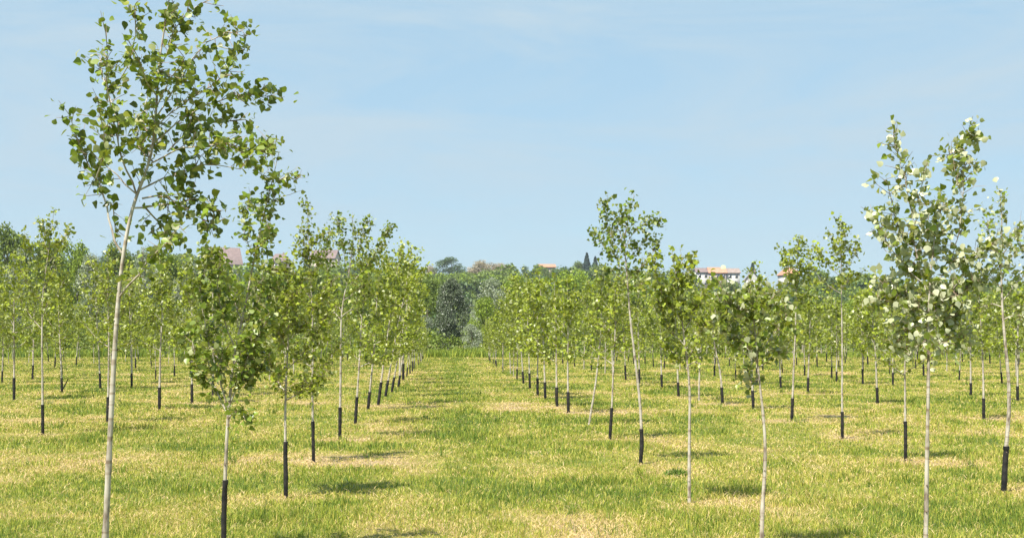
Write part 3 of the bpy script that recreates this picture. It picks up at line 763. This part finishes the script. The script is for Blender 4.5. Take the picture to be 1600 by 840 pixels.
def blades(mb, x, y, hgt, wid, lean, tint, rng, z=0.0):
    n = len(x); az = rng.uniform(0, 2 * np.pi, n); fa = rng.uniform(0, 2 * np.pi, n)
    dx, dy = np.cos(az) * lean, np.sin(az) * lean
    up = np.sqrt(np.clip(1 - np.clip(lean, 0, .98) ** 2, .03, 1))
    b = np.stack([x, y, np.zeros(n) + z], 1); s = np.stack([np.cos(fa), np.sin(fa), 0 * fa], 1) * (wid / 2)[:, None]
    mid = b + np.stack([dx * .35, dy * .35, up * .62], 1) * hgt[:, None]
    tip = b + np.stack([dx * 1.0, dy * 1.0, up], 1) * hgt[:, None]
    V = np.stack([b - s, b + s, mid + s * .7, mid - s * .7, tip], 1).reshape(-1, 3)
    k = np.arange(n)[:, None] * 5
    c = np.repeat(np.stack([tint, rng.random(n), rng.random(n), np.ones(n)], 1), 5, 0)
    q = len(V); mb.v.append(V.astype(np.float32)); mb.c.append(c.astype(np.float32))
    mb.f.append(((k + np.array([[0, 1, 2, 3]]) + mb.n).astype(np.int32), 0)); mb.f.append(((k + np.array([[3, 2, 4]]) + mb.n).astype(np.int32), 0)); mb.n += q

grng = np.random.default_rng(99)
mb = MB()
N_ = 900000
d = 9.6 * (118 / 9.6) ** grng.random(N_)
x = grng.uniform(-1, 1, N_) * (d * .40 + 1.6)
sv = straw(x, d)
# tufts: pull blades together
tx = np.round(x / .12) * .12 + (grng.random(N_) - .5) * .10; x = np.where(grng.random(N_) < .5, tx, x)
lush = 1 - sv
big = np.clip((vnoise(x * .9, d * .9, 31) - .55) * 3, 0, 1)
hgt = (.022 + .030 * lush + .05 * big * lush) * grng.uniform(.5, 1.5, N_)
wid = np.clip(.00055 * d, .006, .05) * grng.uniform(.6, 1.3, N_)
hgt = hgt * np.clip(.8 + d * .006, 1, 1.5)
tint = np.clip(.115 + sv * .74 + grng.normal(size=N_) * .29, 0, 1)
lean = np.where(tint > .62, grng.uniform(.5, 1.0, N_), grng.uniform(.1, .75, N_))
blades(mb, x, d, hgt, wid, lean, tint, grng)
# rougher taller tufts the mower missed
n5 = 700; d5 = 10 * (75 / 10) ** grng.random(n5); x5 = grng.uniform(-1, 1, n5) * (d5 * .40 + 1.6); m5 = 26
bx5 = np.repeat(x5, m5); bd5 = np.repeat(d5, m5); rr5 = np.repeat(grng.uniform(.03, .13, n5), m5)
bx5 = bx5 + grng.normal(size=n5 * m5) * rr5; bd5 = bd5 + grng.normal(size=n5 * m5) * rr5
blades(mb, bx5, bd5, np.repeat(grng.uniform(.06, .16, n5), m5) * grng.uniform(.5, 1.3, n5 * m5), np.clip(.00055 * bd5, .006, .04), grng.uniform(.15, .8, n5 * m5),
       np.clip(np.repeat(grng.uniform(0, .35, n5), m5) + grng.normal(size=n5 * m5) * .12, 0, 1), grng)
# mown straw lying on the sward
n2 = 90000
d2 = 9.6 * (70 / 9.6) ** grng.random(n2); x2 = grng.uniform(-1, 1, n2) * (d2 * .40 + 1.6)
keep = grng.random(n2) < straw(x2, d2) ** 1.5; d2, x2 = d2[keep], x2[keep]; k = len(d2)
blades(mb, x2, d2, grng.uniform(.06, .15, k), np.clip(.00042 * d2, .004, .03), grng.uniform(.93, 1.0, k), np.clip(.85 + grng.normal(size=k) * .12, 0, 1), grng, .025)
tag(mb.build('grass', M['grass']), 'mown grass with dry straw patches between the sapling rows', 'grass', None, 'stuff')

# unmown green strip along the end of the plantation
mb = MB(); n3 = 60000
x3 = grng.uniform(-62, 62, n3); y3 = 95 + 9 * grng.random(n3) - np.clip(-x3 * .0, 0, 1); pxx = CX + x3 / y3 * F
h3 = (.35 + .45 * vnoise(x3 * .35, y3 * .3, 51)) * grng.uniform(.6, 1.25, n3) * np.where(pxx > 900, .5, 1)
blades(mb, x3, y3, h3, grng.uniform(.05, .12, n3), grng.uniform(.1, .6, n3), np.clip(.16 + grng.normal(size=n3) * .12, 0, 1), grng)
tag(mb.build('tall_grass', M['grass']), 'unmown green strip of tall grass along the far plantation edge', 'grass', None, 'stuff')

# undergrowth below the wood
mb = MB(); n4 = 60000
x4 = grng.uniform(-64, 66, n4); y4 = 112 + 14 * grng.random(n4)
hh = .9 + 1.8 * vnoise(x4 * .3, y4 * .2, 61); z4 = hh * np.sqrt(grng.random(n4))
leaves(mb, np.stack([x4, y4, z4], 1), .22 * grng.uniform(.6, 1.3, n4), (0, -.3, .7), grng, 0, .9)
tag(mb.build('undergrowth', M['mid']), 'dark leafy undergrowth below the trees of the wood', 'undergrowth', None, 'stuff')

# broadleaf weed clumps in the mown grass
def weed(px, py, wpx, hpx, label, seed):
    d = depth(py); s = d / F; rng = np.random.default_rng(seed); r = wpx * s; h = hpx * s
    p = W(px, py, d); p[2] = 0; mb = MB(); n = int(1300 * r) + 200
    n = 420; a = rng.uniform(0, 6.28, n); rr = r * np.sqrt(rng.random(n)) * rng.uniform(.6, 1, n)
    blades(mb, np.cos(a) * rr, np.sin(a) * rr * .7, h * rng.uniform(.4, 1.1, n) * (1 - .5 * rr / r), rng.uniform(.008, .018, n), rng.uniform(.2, .85, n), np.clip(rng.normal(size=n) * .12, 0, 1), rng)
    o = mb.build('weed_clump', M['weed']); o.location = [float(v) for v in p]
    tag(o, label, 'weed')
weed(1058, 742, 24, 16, 'dark green weed clump standing out of the turf left of the guardless straight sapling', 1)

hz = bpy.data.materials.new('haze'); hz.use_nodes = True; hn = hz.node_tree.nodes; hn.remove(hn['Principled BSDF'])
pv = hn.new('ShaderNodeVolumePrincipled'); pv.inputs['Color'].default_value = (.87, .92, 1, 1); pv.inputs['Density'].default_value = .00017; pv.inputs['Anisotropy'].default_value = .2
hz.node_tree.links.new(pv.outputs[0], hn['Material Output'].inputs['Volume'])
mb = MB(); mb.box(-720, 720, -80, 870, -9, 62)
tag(mb.build('haze', hz), kind='stuff')

# ------------------------------------------------------------------ light, sky, camera
EL, AZ = math.radians(60), math.radians(218)     # azimuth from north (+Y) clockwise: sun to the left, a little behind the camera
world = bpy.data.worlds.new('World'); SC.world = world; world.use_nodes = True
N, L = world.node_tree.nodes, world.node_tree.links
bg = N['Background']; bg.inputs[1].default_value = .13
sky = N.new('ShaderNodeTexSky'); sky.sky_type = 'NISHITA'; sky.sun_disc = False; sky.sun_elevation = EL; sky.sun_rotation = AZ
sky.air_density = 1.0; sky.dust_density = .4; sky.ozone_density = 1.0; sky.altitude = 100
tc = N.new('ShaderNodeTexCoord'); sp_ = N.new('ShaderNodeSeparateXYZ'); L.new(tc.outputs['Generated'], sp_.inputs[0])
def mth(op, a, b):
    q = N.new('ShaderNodeMath'); q.operation = op
    for k, v in enumerate((a, b)):
        if hasattr(v, 'is_linked'): L.new(v, q.inputs[k])
        else: q.inputs[k].default_value = v
    return q.outputs[0]
mp = N.new('ShaderNodeMapping'); mp.inputs['Scale'].default_value = (4.0, 4.0, 19.0); mp.inputs['Location'].default_value = (2.1, .4, .3); mp.inputs['Rotation'].default_value = (0, .05, 0)
L.new(tc.outputs['Generated'], mp.inputs[0])
nz = N.new('ShaderNodeTexNoise'); nz.inputs['Scale'].default_value = 1.0; nz.inputs['Detail'].default_value = 9; nz.inputs['Roughness'].default_value = .62; nz.inputs['Distortion'].default_value = .7
L.new(mp.outputs[0], nz.inputs['Vector'])
mr = N.new('ShaderNodeMapRange'); mr.inputs[1].default_value = .36; mr.inputs[2].default_value = .62; mr.inputs[3].default_value = 0; mr.inputs[4].default_value = .85
L.new(nz.outputs[0], mr.inputs[0])
hz_ = N.new('ShaderNodeMapRange'); hz_.inputs[1].default_value = .02; hz_.inputs[2].default_value = .15; hz_.inputs[3].default_value = .35; hz_.inputs[4].default_value = 1     # cirrus thins out towards the horizon haze
L.new(sp_.outputs[2], hz_.inputs[0])
mv = N.new('ShaderNodeMix'); mv.data_type = 'RGBA'; mv.inputs[0].default_value = .85; L.new(sky.outputs[0], mv.inputs[6]); mv.inputs[7].default_value = (1.58, 2.42, 3.04, 1)
mx = N.new('ShaderNodeMix'); mx.data_type = 'RGBA'; L.new(mth('MULTIPLY', mr.outputs[0], hz_.outputs[0]), mx.inputs[0]); L.new(mv.outputs[2], mx.inputs[6]); mx.inputs[7].default_value = (2.25, 2.85, 3.27, 1)
L.new(mx.outputs[2], bg.inputs[0])

sun = bpy.data.lights.new('sun', 'SUN'); sun.energy = 5.0; sun.angle = math.radians(.5); sun.color = (1, .95, .86)
so = bpy.data.objects.new('sun', sun); C.objects.link(so)
sd = Vector((math.sin(AZ) * math.cos(EL), math.cos(AZ) * math.cos(EL), math.sin(EL)))
so.rotation_euler = sd.to_track_quat('Z', 'Y').to_euler(); so.location = (0, 0, 60)

cam = bpy.data.cameras.new('camera'); co = bpy.data.objects.new('camera', cam); C.objects.link(co)
co.location = (0, 0, CAMH); co.rotation_euler = (math.pi / 2, 0, 0)
cam.sensor_width = 36; cam.lens = 36 * F / 1600; cam.shift_y = (HZ - 420) / 1600; cam.clip_end = 6000; cam.clip_start = .1
SC.camera = co
SC.view_settings.view_transform = 'Standard'; SC.view_settings.look = 'None'; SC.view_settings.gamma = 1; SC.view_settings.exposure = .93
SC.cycles.max_bounces = 8; SC.cycles.transparent_max_bounces = 8
